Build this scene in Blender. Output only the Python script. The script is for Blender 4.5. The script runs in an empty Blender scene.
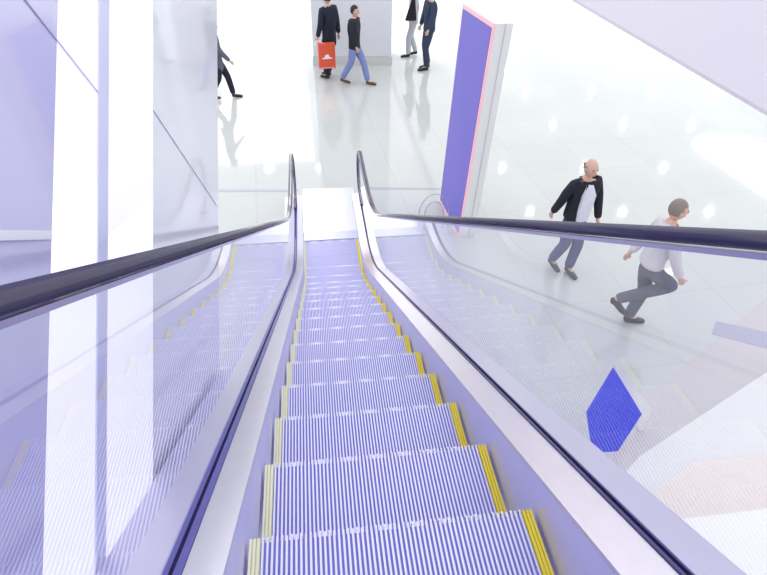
import bpy, bmesh, math, random
from mathutils import Vector, Matrix
random.seed(7)
S = bpy.context.scene
COL = S.collection
PI = math.pi

# ------------------------------------------------------------------ materials
def nt(m):
    m.use_nodes = True
    return m.node_tree.nodes, m.node_tree.links

def mat(name, col, rough=.5, metal=0., noise=0., nscale=8., coat=0., coat_rough=.05, emit=None, estr=0., spec=.5, bump=0., stretch=None):
    m = bpy.data.materials.new(name)
    N, L = nt(m)
    b = N['Principled BSDF']
    b.inputs['Base Color'].default_value = (*col, 1)
    b.inputs['Roughness'].default_value = rough
    b.inputs['Metallic'].default_value = metal
    b.inputs['Specular IOR Level'].default_value = spec
    b.inputs['Coat Weight'].default_value = coat
    b.inputs['Coat Roughness'].default_value = coat_rough
    if emit:
        b.inputs['Emission Color'].default_value = (*emit, 1)
        b.inputs['Emission Strength'].default_value = estr
    if noise or bump:
        tc = N.new('ShaderNodeTexCoord'); n = N.new('ShaderNodeTexNoise')
        n.inputs['Scale'].default_value = nscale; n.inputs['Detail'].default_value = 4
        src = tc.outputs['Object']
        if stretch:
            mp = N.new('ShaderNodeMapping'); mp.inputs['Scale'].default_value = stretch
            L.new(src, mp.inputs['Vector']); src = mp.outputs['Vector']
        L.new(src, n.inputs['Vector'])
        if noise:
            mx = N.new('ShaderNodeMix'); mx.data_type = 'RGBA'
            mx.inputs['A'].default_value = (*[c * (1 - noise) for c in col], 1)
            mx.inputs['B'].default_value = (*[min(1, c * (1 + noise)) for c in col], 1)
            L.new(n.outputs['Fac'], mx.inputs['Factor'])
            L.new(mx.outputs['Result'], b.inputs['Base Color'])
        if bump:
            bp = N.new('ShaderNodeBump'); bp.inputs['Strength'].default_value = bump; bp.inputs['Distance'].default_value = .01
            L.new(n.outputs['Fac'], bp.inputs['Height']); L.new(bp.outputs['Normal'], b.inputs['Normal'])
    return m

def glass_mat(name, tint=(.955, .955, .99), f0=.10, refl=(.98, .98, 1)):
    """clear pane: transmission plus an angle dependent mirror reflection"""
    m = bpy.data.materials.new(name)
    N, L = nt(m)
    for n in list(N): N.remove(n)
    out = N.new('ShaderNodeOutputMaterial')
    lw = N.new('ShaderNodeLayerWeight'); lw.inputs['Blend'].default_value = .5
    p = N.new('ShaderNodeMath'); p.operation = 'POWER'; p.inputs[1].default_value = 4.2
    L.new(lw.outputs['Facing'], p.inputs[0])
    ma = N.new('ShaderNodeMath'); ma.operation = 'MULTIPLY_ADD'; ma.inputs[1].default_value = 1 - f0; ma.inputs[2].default_value = f0
    ma.use_clamp = True
    L.new(p.outputs[0], ma.inputs[0])
    t = N.new('ShaderNodeBsdfTransparent'); t.inputs['Color'].default_value = (*tint, 1)
    g = N.new('ShaderNodeBsdfGlossy'); g.inputs['Roughness'].default_value = .0; g.inputs['Color'].default_value = (*refl, 1)
    mx = N.new('ShaderNodeMixShader')
    L.new(ma.outputs[0], mx.inputs['Fac']); L.new(t.outputs[0], mx.inputs[1]); L.new(g.outputs[0], mx.inputs[2])
    L.new(mx.outputs[0], out.inputs['Surface'])
    return m

def floor_mat():
    m = bpy.data.materials.new('polished_tiles')
    N, L = nt(m); b = N['Principled BSDF']
    tc = N.new('ShaderNodeTexCoord'); mp = N.new('ShaderNodeMapping')
    mp.inputs['Rotation'].default_value = (0, 0, -.06)
    mp.inputs['Location'].default_value = (.3, .45, 0)
    br = N.new('ShaderNodeTexBrick')
    br.offset = 0; br.inputs['Scale'].default_value = 1.
    br.inputs['Brick Width'].default_value = 1.2; br.inputs['Row Height'].default_value = 1.2
    br.inputs['Mortar Size'].default_value = .008
    br.inputs['Color1'].default_value = (.60, .62, .615, 1)
    br.inputs['Color2'].default_value = (.585, .605, .60, 1)
    br.inputs['Mortar'].default_value = (.545, .55, .56, 1)
    L.new(tc.outputs['Object'], mp.inputs['Vector']); L.new(mp.outputs['Vector'], br.inputs['Vector'])
    n = N.new('ShaderNodeTexNoise'); n.inputs['Scale'].default_value = .7; n.inputs['Detail'].default_value = 5
    L.new(tc.outputs['Object'], n.inputs['Vector'])
    rp = N.new('ShaderNodeMapRange'); rp.inputs['To Min'].default_value = .92; rp.inputs['To Max'].default_value = 1.06
    L.new(n.outputs['Fac'], rp.inputs['Value'])
    mx = N.new('ShaderNodeMix'); mx.data_type = 'RGBA'; mx.blend_type = 'MULTIPLY'; mx.inputs['Factor'].default_value = 1
    L.new(br.outputs['Color'], mx.inputs['A']); L.new(rp.outputs['Result'], mx.inputs['B'])
    L.new(mx.outputs['Result'], b.inputs['Base Color'])
    b.inputs['Roughness'].default_value = .06
    b.inputs['IOR'].default_value = 1.42
    return m

M = dict(
    floor=floor_mat(),
    steel=mat('brushed_steel', (.63, .62, .72), .30, .9, noise=.05, nscale=30, stretch=(1, .06, 1), bump=.03),
    steel_warm=mat('warm_reflection_steel', (.75, .70, .76), .28, .85, noise=.04, nscale=30, stretch=(1, .06, 1), bump=.03),  # warm light reflected in the right deck, put into the colour
    outer=mat('outer_deck_steel', (.63, .61, .77), .35, .7, noise=.04, nscale=20, stretch=(1, .1, 1)),
    skirt=mat('skirt_steel', (.74, .73, .98), .5, .75, noise=.05, nscale=12, stretch=(1, .2, 1)),
    plate=mat('polished_landing_plate', (.93, .93, .97), .22, .8, noise=.03, nscale=20),
    comb=mat('comb_aluminium', (.62, .62, .82), .35, .8),
    rubber=mat('handrail_rubber', (.022, .014, .07), .22, 0, coat=.6, coat_rough=.08),
    gasket=mat('dark_gasket', (.06, .05, .20), .3, .2),
    gasket_blue=mat('blue_gasket', (.10, .09, .38), .3, .2),
    guide=mat('handrail_guide', (.55, .52, .72), .25, .9),
    tread=mat('tread_groove', (.28, .27, .80), .45, .2, noise=.08, nscale=6),
    cleat=mat('tread_cleat', (.80, .79, 1.0), .35, .3, noise=.04, nscale=10),
    yellow=mat('demarcation_yellow', (.90, .74, .06), .45, 0),
    paleyellow=mat('glare_pale_yellow', (.86, .85, .62), .45, 0),  # glare on the left strips painted as a paler yellow
    riser=mat('riser_dark', (.25, .25, .5), .5, .4),
    glass=glass_mat('balustrade_glass'),
    pane=glass_mat('clear_pane', (.93, .95, .95), .04),
    wallA=mat('wall_lavender_gloss', (.60, .59, .90), .18, .12, coat=.7, noise=.14, nscale=1.6, coat_rough=.04),
    wallB=mat('wall_pale_gloss', (.86, .87, 1.0), .22, .05, coat=.5, noise=.03, nscale=1.5, coat_rough=.04),
    seam=mat('panel_seam', (.56, .55, .76), .4, .3),
    trimlav=mat('lavender_trim', (.72, .73, .99), .3, .2),
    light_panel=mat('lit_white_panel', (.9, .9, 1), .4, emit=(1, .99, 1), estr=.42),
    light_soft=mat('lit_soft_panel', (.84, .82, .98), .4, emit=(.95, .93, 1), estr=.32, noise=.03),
    ceiling=mat('ceiling_added_glow', (.8, .8, .8), .6, emit=(.97, .98, 1), estr=.74),  # glow added to the unseen ceiling to serve as key light
    lamp=mat('lamp_lens', (1, 1, 1), .4, emit=(1, 1, 1), estr=45.),
    strip=mat('strip_lens', (1, 1, 1), .4, emit=(1, .97, 1), estr=2.6),
    lampring=mat('lamp_ring', (.7, .7, .72), .3, .6),
    parapet=mat('parapet_lavender', (.93, .88, .99), .45, 0, noise=.02, nscale=.6),
    pillar=mat('pillar_grey', (.80, .81, .87), .35, 0, noise=.03, nscale=2),
    plinth=mat('pillar_plinth', (.68, .69, .68), .4, 0),
    purple=mat('sign_purple', (.17, .145, .55), .5, 0, emit=(.19, .165, .60), estr=.22),
    pink=mat('sign_pink_rim', (.95, .50, .55), .4, 0, emit=(1, .5, .55), estr=.25),
    signbody=mat('sign_body', (.90, .90, .90), .3, 0),
    signline=mat('sign_groove', (.66, .66, .68), .4, 0),
    blue=mat('blue_board', (.012, .035, .85), .4, 0),
    white=mat('white_gloss', (.93, .93, .93), .25, 0, coat=.3),
    offwhite=mat('off_white', (.84, .84, .88), .4, 0),
    peach=mat('peach_glare', (.86, .78, .72), .8, 0, noise=.05, nscale=5),
    pinkglare=mat('pink_glare', (.60, .565, .585), .12, 0, noise=.04, nscale=1.2),
    greyfloor=mat('lavender_inlay', (.44, .43, .56), .15, 0),
    beamfloor=mat('white_glare_streak', (.80, .80, .80), .12, 0),
    cream=mat('cream_tiles', (.80, .76, .71), .12, 0, noise=.04, nscale=.8),
    greyline=mat('grey_joint', (.47, .47, .53), .12, 0),
    hoop=mat('hoop_steel', (.55, .55, .60), .3, .7),
    skin=mat('skin', (.72, .45, .36), .5, 0),
    navy=mat('navy_cloth', (.012, .014, .035), .8, 0, noise=.2, nscale=20),
    navytrousers=mat('navy_trousers', (.05, .055, .20), .8, 0, noise=.15, nscale=20),
    black=mat('black_cloth', (.012, .012, .025), .8, 0, noise=.2, nscale=20),
    suit=mat('blue_grey_suit', (.032, .048, .10), .8, 0, noise=.15, nscale=20),
    jeans=mat('blue_jeans', (.22, .27, .56), .85, 0, noise=.15, nscale=14),
    brown=mat('brown_leather', (.12, .06, .045), .45, 0),
    blackshoe=mat('black_leather', (.015, .014, .02), .35, 0),
    shirt=mat('white_shirt', (.78, .78, .90), .8, 0),
    paleshirt=mat('pale_shirt', (.72, .68, .74), .8, 0),
    greycloth=mat('grey_cloth', (.12, .12, .17), .8, 0, noise=.15, nscale=20),
    lightgrey=mat('light_grey_cloth', (.52, .54, .58), .8, 0),
    maroon=mat('maroon_cloth', (.22, .04, .07), .8, 0),
    hairdark=mat('dark_hair', (.02, .015, .015), .6, 0),
    hairgrey=mat('grey_brown_hair', (.28, .24, .21), .7, 0),
    eye=mat('eye_dark', (.03, .02, .02), .3, 0),
    red=mat('red_bag', (.80, .10, .05), .45, 0),
    emblem=mat('white_print', (.95, .9, .88), .5, 0),
    bagpink=mat('bag_side', (.85, .60, .60), .5, 0),
)

# ------------------------------------------------------------------ helpers
def link(name, bm, m, parent=None, smooth=False, loc=None):
    me = bpy.data.meshes.new(name)
    bmesh.ops.recalc_face_normals(bm, faces=bm.faces[:])
    bm.to_mesh(me); bm.free()
    if smooth:
        for p in me.polygons: p.use_smooth = True
    for mm in (m if isinstance(m, (list, tuple)) else [m]): me.materials.append(M[mm])
    o = bpy.data.objects.new(name, me); COL.objects.link(o)
    if parent: o.parent = parent
    if loc is not None: o.location = loc
    return o

def thing(name, label, cat, loc=(0, 0, 0), rot=0, group=None):
    o = bpy.data.objects.new(name, None); COL.objects.link(o)
    o.location = loc; o.rotation_euler = (0, 0, rot)
    tag(o, label, cat, group); return o

def tag(o, label, cat, group=None):
    o['label'] = label; o['category'] = cat
    if group: o['group'] = group
    return o

def struct(o, label=None, cat=None):
    o['kind'] = 'structure'
    if label: o['label'] = label
    if cat: o['category'] = cat
    return o

def box(bm, a, b):
    v = [bm.verts.new((x, y, z)) for x in (a[0], b[0]) for y in (a[1], b[1]) for z in (a[2], b[2])]
    for f in ((0, 1, 3, 2), (4, 6, 7, 5), (0, 4, 5, 1), (2, 3, 7, 6), (0, 2, 6, 4), (1, 5, 7, 3)):
        bm.faces.new([v[i] for i in f])
    return v

def bevel(bm, w, seg=2):
    bmesh.ops.bevel(bm, geom=[e for e in bm.edges], offset=w, segments=seg, affect='EDGES')

def prism(bm, pts, off):
    """polygon pts (3D) extruded by vector off"""
    off = Vector(off)
    a = [bm.verts.new(Vector(p)) for p in pts]; b = [bm.verts.new(Vector(p) + off) for p in pts]
    n = len(pts)
    bm.faces.new(a); bm.faces.new(b[::-1])
    for i in range(n): bm.faces.new([a[i], b[i], b[(i + 1) % n], a[(i + 1) % n]])

def tube(bm, pts, r, seg=10, cap=True):
    rings = []
    for i, p in enumerate(pts):
        p = Vector(p)
        t = (Vector(pts[min(i + 1, len(pts) - 1)]) - Vector(pts[max(i - 1, 0)])).normalized()
        u = t.orthogonal().normalized() if i == 0 else (u - t * u.dot(t)).normalized()
        w = t.cross(u)
        rings.append([bm.verts.new(p + r * (u * math.cos(2 * PI * k / seg) + w * math.sin(2 * PI * k / seg))) for k in range(seg)])
    for a, b in zip(rings, rings[1:]):
        for k in range(seg): bm.faces.new([a[k], a[(k + 1) % seg], b[(k + 1) % seg], b[k]])
    if cap: bm.faces.new(rings[0][::-1]); bm.faces.new(rings[-1])

# ------------------------------------------------------------------ escalator geometry
K = .57735; ZF = -3.2; W = .8
Y0, DC = -ZF / K, .75
def f(y):
    if y <= Y0 - DC: return -K * y
    if y >= Y0 + DC: return ZF
    t = y - (Y0 - DC)
    return -K * (Y0 - DC) - K * t + K * t * t / (4 * DC)
YT = -1.9                    # upper end
def ys(a, b):
    out = [a]; y = a
    cand = [Y0 - DC + DC * 2 * i / 14 for i in range(15)]
    return sorted(set([a, b] + [c for c in cand if a < c < b]))
def sweep(bm, sec, a, b, clamp=None):
    rings = []
    for y in ys(a, b):
        rings.append([bm.verts.new((x, y, max(f(y) + h, clamp) if clamp is not None else f(y) + h)) for x, h in sec])
    n = len(sec)
    for p, q in zip(rings, rings[1:]):
        for k in range(n): bm.faces.new([p[k], p[(k + 1) % n], q[(k + 1) % n], q[k]])
    bm.faces.new(rings[0]); bm.faces.new(rings[-1][::-1])
def railpath(h, r, base=.93, back=7.05):
    pts = [(y, f(y) + h) for y in ys(YT, 7.36)]
    cz = ZF + h - r
    for k in range(1, 17):
        a = PI / 2 - PI * k / 16
        pts.append((7.36 + r * math.cos(a), cz + r * math.sin(a)))
    pts.append((back, cz - r - .02))
    return pts
def sweep_path(bm, path, x0, sec):
    rings = []
    for i, (y, z) in enumerate(path):
        ya, za = path[max(i - 1, 0)]; yb, zb = path[min(i + 1, len(path) - 1)]
        ty, tz = yb - ya, zb - za; l = math.hypot(ty, tz); ty /= l; tz /= l
        ny, nz = -tz, ty
        rings.append([bm.verts.new((x0 + sx, y + ny * sn, z + nz * sn)) for sx, sn in sec])
    n = len(sec)
    for p, q in zip(rings, rings[1:]):
        for k in range(n): bm.faces.new([p[k], p[(k + 1) % n], q[(k + 1) % n], q[k]])
    bm.faces.new(rings[0]); bm.faces.new(rings[-1][::-1])

esc = thing('escalator', 'descending escalator with clear glass sides, black handrails and steel decks', 'escalator', (0.4, 7.0, ZF))
def part(name, bm, m, parent=None, smooth=False, label=None):
    o = link(name, bm, m, None, smooth)
    if parent is None: parent = esc
    o.parent = parent
    o.matrix_parent_inverse = Matrix.Translation(parent_world(parent)).inverted()
    if label: o['label'] = label
    return o
def parent_world(p):
    v = Vector(p.location)
    return v

for side in (-1, 1):
    if side < 0:
        sk, gl, out, dm = -.005, -.11, -.28, 'steel'
    else:
        sk, gl, out, dm = .805, .92, 1.045, 'steel_warm'
    s = side
    gw = .022 if s < 0 else .013
    word = 'grey' if s < 0 else 'warm tinted'
    bm = bmesh.new(); sweep(bm, [(sk, -.30), (sk, .135), (sk + s * .006, .135), (sk + s * .006, -.30)], YT, 7.45, ZF - .02)
    part('skirt_panel', bm, 'skirt')
    bm = bmesh.new(); sweep(bm, [(sk - s * .002, .125), (sk - s * .002, .138), (gl - s * (gw + .001), .150), (gl - s * (gw + .001), .10), (sk + s * .006, .10)], YT, 7.5)
    part('inner_deck', bm, dm, label=word + ' steel deck inside the glass')
    bm = bmesh.new()
    gw = .022 if s < 0 else .013
    sweep(bm, [(gl - s * gw, .10), (gl - s * gw, .156), (gl - s * .005, .156), (gl - s * .004, .10)], YT, 7.5)
    sweep(bm, [(gl + s * .004, .10), (gl + s * .005, .156), (gl + s * gw * .8, .156), (gl + s * gw * .8, .10)], YT, 7.5)
    part('glass_channel', bm, 'gasket_blue' if s < 0 else 'gasket')
    bm = bmesh.new(); sweep(bm, [(gl + s * (gw * .8 + .001), .10), (gl + s * (gw * .8 + .001), .148), (out, .135), (out, .10)], YT, 7.5)
    part('outer_deck', bm, 'outer')
    bm = bmesh.new(); sweep(bm, [(out - s * .012, .10), (out, .10), (out, -.85), (out - s * .012, -.85)], YT, 7.5, ZF + .002)
    part('side_cladding', bm, 'offwhite')
    # newel base end cap
    bm = bmesh.new()
    prism(bm, [(sk, 7.5, ZF + .002), (sk, 7.5, ZF + .14), (gl, 7.5, ZF + .15), (out, 7.5, ZF + .14), (out, 7.5, ZF + .002)], (0, .03, 0))
    part('end_cap', bm, dm)
    # glass
    bm = bmesh.new()
    low = [(y, f(y) + .12) for y in ys(YT, 7.0)]
    top = [(y, f(y) + .885) for y in ys(YT, 7.36)]
    cz = ZF + .885 - .33
    arc = [(7.36 + .33 * math.cos(PI / 2 - PI * k / 14), cz + .33 * math.sin(PI / 2 - PI * k / 14)) for k in range(1, 15)]
    poly = low + [(7.06, ZF + .12)] + arc[::-1] + top[::-1]
    vs = [bm.verts.new((gl, y, z)) for y, z in poly]
    fc = bm.faces.new(vs); r = bmesh.ops.triangulate(bm, faces=[fc])
    part('glass_panel', bm, 'glass')
    # handrail and its guide
    hx = gl + s * .01
    sec = []
    for k in range(16):
        a = 2 * PI * k / 16
        sec.append(((.031 if s < 0 else .034) * math.copysign(abs(math.cos(a)) ** .7, math.cos(a)), .015 * math.copysign(abs(math.sin(a)) ** .75, math.sin(a)) + .012))
    bm = bmesh.new(); sweep_path(bm, railpath(.898 if s < 0 else .902, .34), hx, sec)
    hr = part('handrail', bm, 'rubber', smooth=True, label='black rubber handrail')
    bm = bmesh.new(); sweep_path(bm, railpath(.890 if s < 0 else .894, .333), hx, [(-.012, -.010), (-.014, 0), (.014, 0), (.012, -.010)])
    part('handrail_guide', bm, 'guide', hr)

# comb and landing plate
bm = bmesh.new(); box(bm, (-.0, 6.40, ZF - .02), (W, 6.62, ZF + .012))
for k in range(58):
    x = .012 + k * .0136
    prism(bm, [(x, 6.40, ZF + .006), (x, 6.34, ZF - .006), (x, 6.40, ZF - .01)], (.005, 0, 0))
part('comb_plate', bm, 'comb')
bm = bmesh.new(); box(bm, (-.003, 6.625, ZF - .02), (W + .003, 7.5, ZF + .010)); box(bm, (-.003, 7.5, ZF + .001), (.86, 8.0, ZF + .010))
bevel(bm, .003, 1)
part('landing_plate', bm, 'plate')

# steps
def make_step():
    t = thing('escalator_step', '', 'escalator step', group='moving escalator steps')
    bm = bmesh.new(); box(bm, (.006, -.398, -.03), (W - .006, -.004, -.012)); link('tread_plate', bm, 'tread', t)
    bm = bmesh.new()
    n = 57; x0 = .035; x1 = W - .035; p = (x1 - x0) / n
    for k in range(n):
        x = x0 + (k + .25) * p
        box(bm, (x, -.398, -.012), (x + p * .46, .004, 0))
        if k % 2 == 0: box(bm, (x, -.004, -.035), (x + p * .5, .006, 0.001))
    c = link('tread_cleats', bm, 'cleat', t)
    for s in (0, 1):
        bm = bmesh.new()
        xa = .004 if s == 0 else W - .035
        box(bm, (xa, -.398, -.012), (xa + .031, .002, -.005))
        for k in range(3): box(bm, (xa + .001 + k * .0105, -.398, -.005), (xa + .008 + k * .0105, .004, .0005))
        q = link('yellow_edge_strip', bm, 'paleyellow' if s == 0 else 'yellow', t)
        if s == 0: q['label'] = 'yellow edge strip with glare painted pale'
    bm = bmesh.new()
    prism(bm, [(.01, -.006, -.03), (.01, -.03, -.12), (.01, -.09, -.22), (.01, -.10, -.22), (.01, -.045, -.12), (.01, -.02, -.03)], (W - .02, 0, 0))
    link('riser', bm, 'riser', t)
    return t
ordw = ['first', 'second', 'third', 'fourth', 'fifth', 'sixth', 'seventh', 'eighth', 'ninth', 'tenth', 'eleventh', 'twelfth', 'thirteenth', 'fourteenth', 'fifteenth', 'sixteenth', 'seventeenth', 'eighteenth', 'nineteenth', 'twentieth']
proto = make_step(); kids = list(proto.children)
first = True
for i in range(-3, 17):
    if first: t = proto; first = False
    else:
        t = proto.copy(); COL.objects.link(t)
        for c in kids:
            d = c.copy(); COL.objects.link(d); d.parent = t
    y = .4 * i
    t.location = (0, y, f(y) if i < 15 else ZF)
    k = 16 - i
    t['label'] = 'ribbed metal step with yellow edge strips, %s step up from the comb plate' % ordw[k]

# ------------------------------------------------------------------ camera
F_PX = 576.4929
yaw, pitch, roll = .1301, .6586, .0153
fw = Vector((math.sin(yaw) * math.cos(pitch), math.cos(yaw) * math.cos(pitch), -math.sin(pitch)))
rt = Vector((math.cos(yaw), -math.sin(yaw), 0)); up = rt.cross(fw)
r2 = rt * math.cos(roll) + up * math.sin(roll); u2 = -rt * math.sin(roll) + up * math.cos(roll)
CAMP = Vector((.2486, -.8488, 1.4988))
cd = bpy.data.cameras.new('camera'); cam = bpy.data.objects.new('camera', cd); COL.objects.link(cam)
cam.matrix_world = Matrix(((r2.x, u2.x, -fw.x, CAMP.x), (r2.y, u2.y, -fw.y, CAMP.y), (r2.z, u2.z, -fw.z, CAMP.z), (0, 0, 0, 1)))
cd.sensor_fit = 'HORIZONTAL'; cd.sensor_width = 36; cd.lens = F_PX * 36 / 767; cd.clip_start = .02; cd.clip_end = 300
S.camera = cam
# measured directions of things in the place, as seen from where the photographer stood
def ray(x, y): return fw + r2 * ((x - 383.5) / F_PX) - u2 * ((y - 287.5) / F_PX)
def at_x(x, y, X): d = ray(x, y); return CAMP + d * ((X - CAMP.x) / d.x)
def at_y(x, y, Y): d = ray(x, y); return CAMP + d * ((Y - CAMP.y) / d.y)
def at_z(x, y, Z): d = ray(x, y); return CAMP + d * ((Z - CAMP.z) / d.z)

# ------------------------------------------------------------------ shell
bm = bmesh.new()
for a, b in (((-20, -5), (-.27, 70)), ((1.035, -5), (45, 70)), ((-.27, -5), (1.035, 3.6)), ((-.27, 6.5), (1.035, 70))):
    vs = [bm.verts.new((x, y, ZF)) for x, y in ((a[0], a[1]), (b[0], a[1]), (b[0], b[1]), (a[0], b[1]))]; bm.faces.new(vs)
struct(link('floor', bm, 'floor'))
bm = bmesh.new(); box(bm, (-20, -5, 4.32), (45, 70, 4.5)); struct(link('ceiling', bm, 'ceiling'))  # unseen ceiling, carries the added glow used as key light

# parapet of the upper level, right
bm = bmesh.new(); prism(bm, [(3.33, -4, 0.0), (3.60, 34, 0.0), (3.60, 34, 1.15), (3.33, -4, 1.15)], (.22, 0, 0)); bevel(bm, .05, 3)
struct(link('wall_right', bm, 'parapet'))

# left wall of glossy cladding, slanted with the escalator
WX = -.30
def wall_pt(px, s, base=(0, 0)):
    """the joint that shows at px: s = 0 at the deck, 1 up high"""
    a = at_x(px[0], 300, WX); b = at_x(px[1], 0, WX)
    d = (b - a).normalized()
    # lower end on the line h=-.4 under the deck
    k = (-(a.z + K * a.y) - .4) / (d.z + K * d.y)
    lo = a + d * k; hi = a + d * ((2.6 - a.z) / d.z)
    return lo, hi
def wall_panel(name, pa, pb, m, x=WX, th=.10, lohi=(0, 1), lab=None):
    a0, a1 = wall_pt(pa, 0); b0, b1 = wall_pt(pb, 0)
    L = lambda p, q, t: p + (q - p) * t
    pts = [L(a0, a1, lohi[0]), L(b0, b1, lohi[0]), L(b0, b1, lohi[1]), L(a0, a1, lohi[1])]
    for p in pts: p.x = x
    bm = bmesh.new(); prism(bm, pts, (-th, 0, 0)); return bm
cols = [((-260, -260), (52, 56), 'wallA'), ((153, 153), (219, 217), 'wallB')]
bm = bmesh.new()
o = struct(link('wall_left', wall_panel('w', (-400, -400), (50, 58), 'wallA'), 'wallA'))
o2 = struct(link('wall_left_end', wall_panel('w', (153, 153), (219, 217), 'wallB'), 'wallB'))
o3 = struct(link('trim_1', wall_panel('w', (96, 98), (106, 108), 'trimlav', x=WX + .004), 'trimlav'))
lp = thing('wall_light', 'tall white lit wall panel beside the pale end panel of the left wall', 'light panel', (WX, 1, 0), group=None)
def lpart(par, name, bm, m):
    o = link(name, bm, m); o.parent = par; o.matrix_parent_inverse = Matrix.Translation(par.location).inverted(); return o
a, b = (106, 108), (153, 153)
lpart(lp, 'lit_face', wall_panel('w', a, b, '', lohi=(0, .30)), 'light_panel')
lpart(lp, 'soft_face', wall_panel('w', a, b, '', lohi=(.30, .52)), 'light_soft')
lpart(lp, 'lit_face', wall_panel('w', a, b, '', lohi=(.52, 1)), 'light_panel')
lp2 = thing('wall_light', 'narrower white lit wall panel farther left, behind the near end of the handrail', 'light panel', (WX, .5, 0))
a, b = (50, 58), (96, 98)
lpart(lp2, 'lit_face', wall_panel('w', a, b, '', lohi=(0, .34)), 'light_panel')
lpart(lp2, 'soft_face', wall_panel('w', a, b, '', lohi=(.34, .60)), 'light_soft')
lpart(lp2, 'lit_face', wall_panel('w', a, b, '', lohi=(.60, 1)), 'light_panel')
# dark joints
for (p, q), n in ((((22, -4), (103, 99)), 2), (((153, 110), (217, 206)), 3)):
    A, B = at_x(*p, WX + .001), at_x(*q, WX + .001)
    d = (B - A).normalized(); nn = Vector((0, -d.z, d.y)) * .0013
    bm = bmesh.new(); prism(bm, [A + nn, B + nn, B - nn, A - nn], (.002, 0, 0)); struct(link('trim_%d' % n, bm, 'seam'))
A, B = at_x(-60, 236, WX + .001), at_x(50, 235, WX + .001)
d = (B - A).normalized(); nn = Vector((0, -d.z, d.y)) * .009
bm = bmesh.new(); prism(bm, [A + nn, B + nn, B - nn, A - nn], (.004, 0, 0)); struct(link('trim_4', bm, 'wallB'))

# pillar in the hall
pa, pb = at_z(314, 65, ZF), at_z(391, 65, ZF)
dx = (pb - pa); dx.z = 0; dn = Vector((-dx.y, dx.x, 0)).normalized()
bm = bmesh.new(); prism(bm, [pa + Vector((0, 0, .22)), pb + Vector((0, 0, .22)), pb + dn * 1.2 + Vector((0, 0, .22)), pa + dn * 1.2 + Vector((0, 0, .22))], (0, 0, 7.3)); bevel(bm, .01, 1)
pl = struct(link('pillar', bm, 'pillar'), 'wide pale grey square pillar behind the man with a red bag', 'pillar')
bm = bmesh.new(); e = dx.normalized() * .02; g = dn * .02
prism(bm, [pa - e - g, pb + e - g, pb + dn * 1.2 + e + g, pa + dn * 1.2 - e + g], (0, 0, .22))
lpart(pl, 'plinth', bm, 'plinth'); 

# thin pieces laid on the floor at the right
def inlay(name, pix, m, z=.002, label=None, cat=None):
    bm = bmesh.new(); prism(bm, [at_z(x, y, ZF + z) for x, y in pix], (0, 0, -.0015))
    return struct(link(name, bm, m))
inlay('trim_5', [(860, 220), (700, 352), (628, 412), (560, 500), (700, 620), (960, 480)], 'pinkglare', .002)  # soft pinkish glare painted as a floor patch
inlay('trim_6', [(716, 321), (860, 352), (860, 374), (712, 334)], 'greyfloor', .004)
inlay('trim_7', [(800, 350), (640, 456), (600, 500), (640, 520), (800, 440)], 'beamfloor', .006)  # streak of soft light painted as a white band
#inlay('trim_8', [(150, -20), (312, -20), (306, 78), (215, 120), (150, 120)], 'cream', .002)
# faint cross joint at the foot of the escalator
inlay('trim_9', [(60, 190), (298, 189), (298, 191.5), (60, 192.5)], 'greyline', .0035)
inlay('trim_10', [(366, 187), (470, 188), (470, 190), (366, 189)], 'greyline', .0035)

# ------------------------------------------------------------------ things on the lower floor, right
# soft glare put in as a white block
c1 = at_z(690, 517, -2.3); c2 = at_z(775, 507, -2.3)
ct = thing('glare_block', 'soft glare put in as a low white block beyond the right glass, at the photo edge', 'glare_block', (c1.x, c1.y - .6, ZF))
ang = math.atan2(c2.y - c1.y, c2.x - c1.x); ct.rotation_euler = (0, 0, ang)
bm = bmesh.new(); box(bm, (-.32, 0, .0), (1.9, .55, .84)); bevel(bm, .01, 2); link('body', bm, 'white', ct)
bm = bmesh.new(); box(bm, (-.36, -.05, .84), (1.95, .60, .90)); bevel(bm, .012, 2); link('glare_block_top', bm, 'white', ct)
# warm glare painted as a thin peach floor patch
mt = inlay('floor_glare_patch', [(650, 492), (694, 462), (800, 452), (800, 520), (640, 540)], 'peach', .010)
mt['kind'] = 'thing'; tag(mt, 'pale peach patch painting warm glare on the floor beside the white block', 'glare patch')

# blue A-board
bb = at_z(600, 450, ZF)
ab = thing('folding_sign', 'pointed blue folding floor sign with white back, seen through right glass', 'sign', (bb.x, bb.y, ZF))
def tri(pts, m, name):
    P = [p for p in pts]
    n = (P[1] - P[0]).cross(P[2] - P[0]).normalized() * .02
    bm = bmesh.new(); prism(bm, P, n); return lpart(ab, name, bm, m)
apex = at_z(613, 367, ZF + 1.05)
Lf = at_z(585, 412, ZF + .55); Lb = at_z(592, 470, ZF + .01); Rb = at_z(617, 470, ZF + .01); Rf = at_z(641, 413, ZF + .55)
def on_plane(px, A, B, C):
    n = (B - A).cross(C - A); d = ray(*px); return CAMP + d * ((A - CAMP).dot(n) / d.dot(n))
Cc = at_z(610, 455, ZF + .01)
A_, B_, C_ = apex, Lb, Rb
P = [apex, on_plane((586, 412), A_, B_, C_), on_plane((592, 452), A_, B_, C_), on_plane((617, 450), A_, B_, C_), on_plane((641, 413), A_, B_, C_)]
tri(P, 'blue', 'front_board')
P2 = [apex + Vector((.03, .05, 0)), Rf + Vector((.0, .05, 0)), at_z(636, 430, ZF + .01) + Vector((.28, .40, 0)), at_z(640, 440, ZF + .01) + Vector((.45, .42, 0)), at_z(652, 412, ZF + .5) + Vector((.0, .3, 0))]
q1 = at_y(615, 366, apex.y + .04); q2 = at_y(653, 409, apex.y + .10); q3 = at_y(641, 436, apex.y + .06)
tri([q1, q2, q3], 'white', 'back_board')

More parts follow.
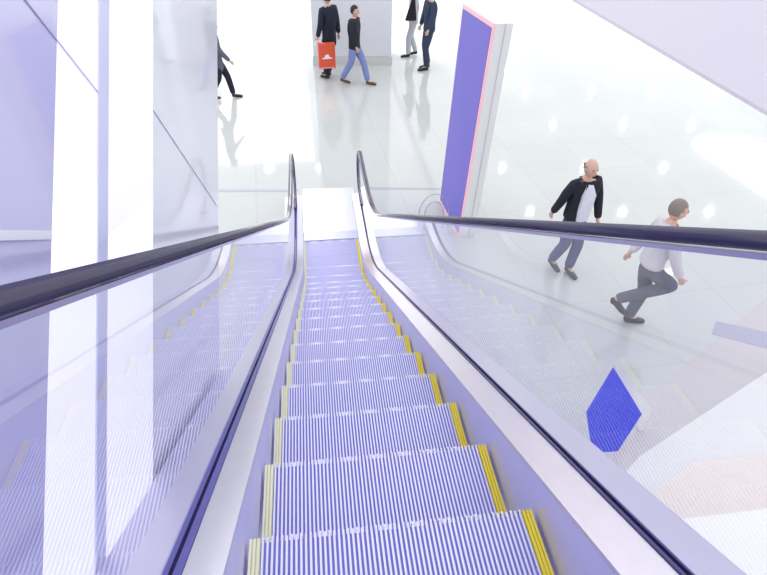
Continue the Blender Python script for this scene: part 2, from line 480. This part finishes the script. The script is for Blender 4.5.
# purple totem
bl, brp = at_z(441, 201, ZF), at_z(460, 237, ZF)
tl, tr = at_y(464.5, 4, bl.y), at_y(495.5, 24, brp.y)
dep_b = at_y(476, 234, brp.y) - brp; dep_b.z = 0
sg = thing('totem_sign', 'tall leaning purple totem sign with pink rim on the hall floor', 'sign', tuple(bl))
dep = Vector((.22, 0, 0))
bm = bmesh.new()
vv = [bm.verts.new(p) for p in (bl, brp, tr, tl)]; wv = [bm.verts.new(p + dep) for p in (bl, brp, tr, tl)]
bm.faces.new(vv); bm.faces.new(wv[::-1])
for i in range(4): bm.faces.new([vv[i], wv[i], wv[(i + 1) % 4], vv[(i + 1) % 4]])
lpart(sg, 'body', bm, 'signbody')
nrm = (brp - bl).cross(tl - bl).normalized()
if nrm.x > 0: nrm = -nrm
def quadin(a0, b0, c0, d0, w, h):
    """inset quad: w, h in metres"""
    out = []
    for p, q, r in ((a0, b0, d0), (b0, a0, c0), (c0, d0, b0), (d0, c0, a0)):
        out.append(p + (q - p).normalized() * w + (r - p).normalized() * h)
    return out
bm = bmesh.new(); prism(bm, [p + nrm * .002 for p in (bl, brp, tr, tl)], nrm * .02); lpart(sg, 'lit_rim', bm, 'pink')
q = quadin(bl, brp, tr, tl, .035, .05)
bm = bmesh.new(); prism(bm, [p + nrm * .022 for p in q], nrm * .008); lpart(sg, 'face_panel', bm, 'purple')
bm = bmesh.new()
for k in (.55,):
    a = brp + dep * k + Vector((0, -.002, 0)); b = tr + dep * k + Vector((0, -.002, 0))
    prism(bm, [a, a + Vector((.012, 0, 0)), b + Vector((.012, 0, 0)), b], (0, -.004, 0))
lpart(sg, 'groove', bm, 'signline')

# hoop rails by the totem
for rr, lab in ((1.0, 'larger outer steel hoop rail standing beside the purple totem sign'), (.62, 'smaller inner steel hoop rail standing beside the purple totem sign')):
    YH = 6.55
    c = at_y(434, 214, YH)
    rad = (at_y(412, 214, YH) - c).length * rr; rx = rad * .68
    pts = [Vector((c.x - rx * math.cos(PI * k / 16), YH, c.z + rad * math.sin(PI * k / 16))) for k in range(17)]
    pts = [Vector((pts[0].x, YH, ZF + .004))] + pts + [Vector((pts[-1].x, YH, ZF + .004))]
    bm = bmesh.new(); tube(bm, pts, .007, 8)
    tag(link('hoop_rail', bm, 'hoop'), lab, 'rail', 'hoop rails')

# ------------------------------------------------------------------ ceiling downlights (mirrored in the floor)
Zm = -6.4 - 4.3
dots = {41: [640], 68: [505, 622, 678], 93: [390, 526, 591, 653, 714], 125: [320, 400, 553, 623, 691], 168: [269, 321, 414, 502, 584, 663], 212: [530, 622, 709], 274: [567, 668]}
dl = thing('downlight', 'round ceiling downlight mirrored as a bright dot in the polished floor', 'downlight', (0, 0, 4.30), group='ceiling downlights')
bm = bmesh.new(); bmesh.ops.create_circle(bm, cap_ends=True, radius=.15, segments=20); 
for v in bm.verts: v.co.z = -.012
link('lens', bm, 'lamp', dl)
bm = bmesh.new()
pr = [(.15, -.014), (.19, -.014), (.19, .02), (.15, .02)]
rings = [[bm.verts.new((r * math.cos(2 * PI * k / 20), r * math.sin(2 * PI * k / 20), z)) for r, z in pr] for k in range(20)]
for k in range(20):
    for j in range(4): bm.faces.new([rings[k][j], rings[k][(j + 1) % 4], rings[(k + 1) % 20][(j + 1) % 4], rings[(k + 1) % 20][j]])
link('ring', bm, 'lampring', dl)
dk = list(dl.children); first = True
for y, xs in dots.items():
    for x in xs:
        P = at_z(x, y, Zm)
        if first: t = dl; first = False
        else:
            t = dl.copy(); COL.objects.link(t)
            for c in dk: d = c.copy(); COL.objects.link(d); d.parent = t
        t.location = (P.x, P.y, 4.30)
# long lit trough mirrored at the right
A, B = at_z(735, 150, Zm), at_z(860, 228, Zm)
d = (B - A); d.z = 0; d.normalize(); n = Vector((-d.y, d.x, 0))
bm = bmesh.new()
hw = 2.0; pts = []
for k in range(9):
    a = PI / 2 + PI * k / 8; pts.append(Vector((A.x, A.y, 4.288)) + (d * math.cos(a) + n * math.sin(a)) * hw)
pts += [Vector((B.x, B.y, 4.288)) - n * hw, Vector((B.x, B.y, 4.288)) + n * hw]
prism(bm, pts, (0, 0, .031))
tag(link('light_trough', bm, 'strip'), 'long round-ended light trough mirrored as a white glow on the floor', 'ceiling light')

# ------------------------------------------------------------------ people
def skinmesh(chains, sub=2):
    """chains: list of lists of (co, (rx, ry)); a chain may start at an existing point"""
    me = bpy.data.meshes.new('tmp'); verts = []; edges = []; rad = []
    idx = {}
    def vid(co, r):
        k = tuple(round(c, 4) for c in co)
        if k not in idx: idx[k] = len(verts); verts.append(co); rad.append(r)
        return idx[k]
    for ch in chains:
        ids = [vid(tuple(c), r) for c, r in ch]
        edges += list(zip(ids, ids[1:]))
    me.from_pydata(verts, edges, [])
    o = bpy.data.objects.new('tmp', me); COL.objects.link(o)
    md = o.modifiers.new('s', 'SKIN')
    if not me.skin_vertices:
        bpy.context.view_layer.objects.active = o; bpy.ops.mesh.customdata_skin_add()
    sv = me.skin_vertices[0].data
    # connected components roots
    comp = list(range(len(verts)))
    def find(a):
        while comp[a] != a: a = comp[a]
        return a
    for a, b in edges: comp[find(a)] = find(b)
    seen = set()
    for i, r in enumerate(rad):
        sv[i].radius = r if isinstance(r, tuple) else (r, r)
        c = find(i); sv[i].use_root = c not in seen; seen.add(c)
    md.use_smooth_shade = True
    ss = o.modifiers.new('ss', 'SUBSURF'); ss.levels = sub; ss.render_levels = sub
    dg = bpy.context.evaluated_depsgraph_get(); ev = o.evaluated_get(dg)
    res = bpy.data.meshes.new_from_object(ev)
    bpy.data.objects.remove(o); bpy.data.meshes.remove(me)
    return res
def V(*a): return Vector(a)

def ellipsoid(bm, c, r, rot=None, seg=16):
    m = Matrix.Translation(c) @ (rot or Matrix()) @ Matrix.Diagonal((*r, 1))
    return bmesh.ops.create_uvsphere(bm, u_segments=seg, v_segments=seg * 2 // 3, radius=1, matrix=m)['verts']

def person(label, loc, face, fl, fr, al, ar, top, legs, shoes, hair, opened=None, coat_len=.80, height=1.75, lean=0., skirt=False, headturn=0., bald=False, group=None):
    """fl, fr: (forward, lift) of each ankle; al, ar: forward swing of each hand, facing = local +y"""
    s = height / 1.75
    hipz = .92
    L = lean
    pel = V(0, 0, hipz); waist = V(0, L * .3, 1.10); chest = V(0, L * .7, 1.32); neck = V(0, L, 1.50); headc = V(0, L + .03, 1.635)
    def leg(sx, st):
        fo, li = st
        hip = V(sx * .09, 0, hipz - .04); an = V(sx * .085, fo, .085 + li)
        mid = (hip + an) / 2; bend = .04 + li * .5 + max(0, .86 - (hip - an).length) * .6
        kn = mid + V(0, bend, .02)
        ball = an + V(0, .13, -.055 - (li * .35)); toe = an + V(0, .19, -.06 - li * .4)
        return hip, kn, an, ball, toe
    def arm(sx, st):
        sh = V(sx * .185, L * .85, 1.42)
        if isinstance(st, (tuple, list)): el, ha = V(*st[0]), V(*st[1])
        else:
            el = V(sx * .235, L * .8 + st * .4, 1.15); ha = V(sx * .24, L * .8 + st, .90 + abs(st) * .15)
        return sh, el, ha
    LL, RL = leg(-1, fl), leg(1, fr); LA, RA = arm(-1, al), arm(1, ar)
    ch = [[(pel, (.10, .08)), (waist, (.10, .08)), (chest, (.12, .085)), (neck - V(0, 0, .03), (.06, .06)), (neck + V(0, .01, .05), (.052, .052))]]
    for hip, kn, an, ball, toe in (LL, RL):
        ch.append([(pel, (.10, .08)), (hip, .065), ((hip + kn) / 2, .06), (kn, .048), ((kn + an) / 2, .042), (an, .036), (ball, .036), (toe, .026)])
    for sh, el, ha in (LA, RA):
        ch.append([(chest, (.12, .085)), (sh, .045), (el, .034), (ha, .026)])
        d = (ha - el).normalized(); palm = ha + d * .06
        ch.append([(ha, .026), (palm, (.034, .02))])
        side = V(0, 1, 0) - d * d.y; side.normalize()
        for q in range(4):
            b = palm + side * (.026 - .017 * q) - d * .005; l = (.07, .078, .072, .055)[q]
            inw = V(-math.copysign(1, sh.x), 0, 0)
            ch.append([(b, .009), (b + d * l * .55 + inw * .004, .0085), (b + d * l * .9 + inw * .02, .007)])
        b = ha + d * .025 + side * .022
        ch.append([(b, .010), (b + d * .03 + side * .025, .0095), (b + d * .06 + side * .03, .008)])
    me = skinmesh(ch)
    bm = bmesh.new(); bm.from_mesh(me); bpy.data.meshes.remove(me)
    R = Matrix.Rotation(headturn, 4, 'Z')
    hv = ellipsoid(bm, headc, (.076, .096, .118), R, 20)
    for v in hv:
        lc = R.inverted() @ (v.co - headc)
        if lc.z < -.02 and lc.y > 0: lc.x *= 1 - .35 * (-lc.z / .118)     # jaw
        v.co = headc + R @ lc
    def hp(x, y, z): return headc + R @ V(x, y, z)
    ellipsoid(bm, hp(0, .098, -.018), (.013, .018, .024), R, 8)        # nose
    for sx in (-1, 1):
        ellipsoid(bm, hp(sx * .077, 0, -.01), (.012, .02, .032), R, 8)   # ears
    ellipsoid(bm, hp(0, .084, -.062), (.024, .010, .007), R, 8)          # lips
    for v in bm.verts: v.co *= s
    body = link('person', bm, ['skin'], smooth=True)
    tag(body, label, 'person', group)
    body.location = loc; body.rotation_euler = (0, 0, face)
    bm = bmesh.new()
    for sx in (-1, 1): ellipsoid(bm, hp(sx * .030, .086, .008), (.012, .008, .008), R, 8)
    for v in bm.verts: v.co *= s
    link('eyes', bm, 'eye', body, True)
    if hair:
        bm = bmesh.new(); hv = ellipsoid(bm, hp(0, -.012, .02), (.085, .098, .112), R, 20)
        if bald: kill = [v for v in bm.verts if (R.inverted() @ (v.co - headc)).z > .055 or (R.inverted() @ (v.co - headc)).y > .02 or (R.inverted() @ (v.co - headc)).z < -.06]
        else: kill = [v for v in bm.verts if (lambda l: l.z < .045 - .0 and l.y > .02 or l.z < -.06)(R.inverted() @ (v.co - headc))]
        bmesh.ops.delete(bm, geom=kill, context='VERTS')
        for v in bm.verts: v.co *= s
        link('hair', bm, hair, body, True)
    # jacket
    hem = coat_len
    ch = [[(V(0, 0, hem), (.20, .15)), (V(0, L * .1, (hem + 1.1) / 2), (.18, .14)), (waist, (.17, .13)), (chest, (.19, .14)), (chest + V(0, L * .2, .11), (.14, .105)), (neck - V(0, 0, .02), (.07, .07))]]
    for sh, el, ha in (LA, RA):
        ch.append([(chest, (.19, .14)), (sh, .082), ((sh + el) / 2, .07), (el, .062), (ha - (ha - el).normalized() * .0, .05)])
    me = skinmesh(ch); bm = bmesh.new(); bm.from_mesh(me); bpy.data.meshes.remove(me)
    for v in bm.verts: v.co *= s
    link('jacket', bm, top, body, True)
    if opened:
        bm = bmesh.new()
        pts = [V(-.04, L + .08, 1.46), V(.04, L + .08, 1.46), V(.09, L * .7 + .155, 1.3), V(.09, L * .4 + .16, 1.1), V(.07, .17, .92), V(-.07, .17, .92), V(-.09, L * .4 + .16, 1.1), V(-.09, L * .7 + .155, 1.3)]
        prism(bm, pts, (0, -.05, 0))
        for v in bm.verts: v.co *= s
        link('shirt', bm, opened, body)
    # trousers
    ch = []
    top_ = V(0, 0, hipz + .10)
    for k, (hip, kn, an, ball, toe) in enumerate((LL, RL)):
        c = [] if k else [(top_, (.15, .115))]
        ch.append(c + [(pel, (.155, .12)), (hip, .105), ((hip + kn) / 2, .095), (kn, .080), ((kn + an) / 2, .075), (an + V(0, 0, -.015), .068)])
    me = skinmesh(ch); bm = bmesh.new(); bm.from_mesh(me); bpy.data.meshes.remove(me)
    for v in bm.verts: v.co *= s
    link('trousers', bm, legs, body, True)
    for hip, kn, an, ball, toe in (LL, RL):
        bm = bmesh.new()
        me = skinmesh([[(an + V(0, -.05, -.035), .045), (an + V(0, .0, -.03), .05), (ball + V(0, .01, .0), (.05, .038)), (toe + V(0, .03, -.002), (.035, .026))]])
        bm.from_mesh(me); bpy.data.meshes.remove(me)
        zmin = .004 + max(0, an.z - .085) * .3
        for v in bm.verts:
            if v.co.z < zmin: v.co.z = zmin
        for v in bm.verts: v.co *= s
        link('shoe', bm, shoes, body, True)
    return body

Z = ZF
def P2d(x, y): p = at_z(x, y, ZF); return (p.x, p.y, ZF)
# man with the red bag, seen from behind
p1 = person('person in a long navy coat standing beside pillar, holding a red shopping bag', P2d(331, 78), .75, (.02, 0), (.14, .0), ((-.25, .0, 1.15), (-.27, .08, .90)), -.05, 'navy', 'navy', 'blackshoe', 'hairdark', coat_len=.62, height=1.95)
p2 = person('person in black jacket, blue jeans and brown shoes, striding with arms down', P2d(355, 84), -2.0, (.30, .0), (-.30, .05), -.12, .14, 'black', 'jeans', 'brown', 'hairdark', coat_len=.76, height=1.76)
p3 = person('person in a dark blue suit facing left with black shoes, near the totem sign', P2d(427, 69), 1.75, (.05, 0), (-.05, 0), .12, .12, 'suit', 'suit', 'blackshoe', 'hairdark', coat_len=.78, height=1.95)
p4 = person('person in pale grey clothes standing just behind the dark blue suit', P2d(412, 56), 1.6, (.12, 0), (-.12, .02), .1, -.1, 'lightgrey', 'lightgrey', 'blackshoe', 'hairdark', coat_len=.8, height=1.75)
p5 = person('person in dark skirted coat half hidden by the left wall, black shoe forward', P2d(223, 99), -1.5, (.26, 0), (-.25, .06), -.15, .30, 'greycloth', 'navy', 'blackshoe', 'hairdark', coat_len=.60, height=1.66)
p6 = person('bald person in open black jacket over white shirt and navy trousers, mid-stride', P2d(561, 272), 3.35, (.02, 0), (-.16, .06), .12, -.2, 'black', 'navytrousers', 'blackshoe', 'hairgrey', opened='shirt', coat_len=.86, height=1.72, lean=.05, bald=True)
p7 = person('person in pale shirt and dark trousers walking with one foot raised behind', P2d(628, 326), -1.75, (.0, 0), (-.30, .40), -.2, .2, 'paleshirt', 'greycloth', 'blackshoe', 'hairgrey', coat_len=.9, height=1.76, lean=.06)

# black bag carried behind the suit
B = at_z(411, 12, ZF + 1.2)
bm = bmesh.new(); prism(bm, [B + V(-.14, 0, -.22), B + V(.16, 0, -.22), B + V(.10, 0, .30), B + V(.02, 0, .30)], (0, .10, 0)); bevel(bm, .02, 2)
hb = link('shoulder_bag', bm, 'black'); tag(hb, 'black tapering shoulder bag carried beside the pale grey clothed person', 'bag')

# red bag
hand = Matrix.Translation(p1.location) @ Matrix.Rotation(.75, 4, 'Z') @ (V(-.27, .08, .83) * (1.95 / 1.75))
bag = thing('shopping_bag', 'red shopping bag with a small white emblem, held beside navy coat', 'bag', (0, 0, 0), 0)
BT = at_y(326, 42, hand.y - .02); BBm = at_y(326, 67, hand.y - .02)
hgt = BT.z - BBm.z; wd = abs(at_y(334, 55, hand.y).x - at_y(317.5, 55, hand.y).x)
bag.location = (BT.x, hand.y - .10, BBm.z)
bag.rotation_euler = (0, 0, .12)
bm = bmesh.new(); box(bm, (-wd / 2, -.07, 0), (wd / 2, .07, hgt)); bevel(bm, .008, 1); link('bag_body', bm, 'red', bag)
bm = bmesh.new()
ew, eh, ez = wd * .62, hgt * .10, hgt * .40
prism(bm, [(-ew / 2, -.072, ez), (ew / 2, -.072, ez), (ew / 2 * .9, -.072, ez + eh * .5), (-ew / 2 * .9, -.072, ez + eh * .5)], (0, -.003, 0))
prism(bm, [(-ew * .3, -.0725, ez + eh * .55), (ew * .3, -.0725, ez + eh * .55), (ew * .22, -.0725, ez + eh * 1.2), (.02, -.0725, ez + eh * 1.9), (-.05, -.0725, ez + eh * 1.5), (-ew * .22, -.0725, ez + eh * 1.3)], (0, -.003, 0))
link('printed_emblem', bm, 'emblem', bag)
bm = bmesh.new(); box(bm, (-wd / 2 + .01, -.0735, .02), (wd / 2 - .03, -.070, hgt * .06)); link('printed_band', bm, 'bagpink', bag)
hl = Matrix.Rotation(-.12, 4, 'Z') @ (hand - Vector(bag.location))
for dy in (-.05, .05):
    bm = bmesh.new(); tube(bm, [V(hl.x - .11, dy, hgt - .03), V(hl.x - .05, dy * .5, (hgt + hl.z) / 2 + .03), V(hl.x, hl.y * .5, hl.z + .02), V(hl.x + .05, dy * .5, (hgt + hl.z) / 2 + .03), V(hl.x + .11, dy, hgt - .03)], .008, 6)
    link('handle', bm, 'emblem', bag)

# ------------------------------------------------------------------ light
w = bpy.data.worlds.new('world'); S.world = w; w.use_nodes = True
w.node_tree.nodes['Background'].inputs['Color'].default_value = (.95, .96, 1, 1)
w.node_tree.nodes['Background'].inputs['Strength'].default_value = .78
def area(name, loc, rot, size, e, col):
    l = bpy.data.lights.new(name, 'AREA'); l.shape = 'RECTANGLE'; l.size, l.size_y = size; l.energy = e; l.color = col
    o = bpy.data.objects.new(name, l); COL.objects.link(o); o.location = loc; o.rotation_euler = rot; return o
qa, qb, qc = at_z(215, 165, -8.9), at_z(303, 165, -8.9), at_z(262, -25, -8.9)
area('shop_light', ((qa.x + qb.x) / 2 - .3, (qa.y + qc.y) / 2, 2.5), (0, 0, .02), (abs(qb.x - qa.x) + .8, qc.y - qa.y), 1300, (1, .95, .90))
lq = at_z(330, 213, -10.4)
area('landing_fill', (lq.x, lq.y, 4.0), (0, 0, 0), (2.2, 3.0), 260, (1, 1, 1))  # unseen lamp added to whiten the landing plate

S.view_settings.view_transform = 'Standard'; S.view_settings.look = 'None'
S.view_settings.exposure = 0.12; S.view_settings.gamma = 1
S.cycles.max_bounces = 10; S.cycles.transparent_max_bounces = 16; S.cycles.glossy_bounces = 6; S.cycles.diffuse_bounces = 4
S.cycles.sample_clamp_indirect = 6
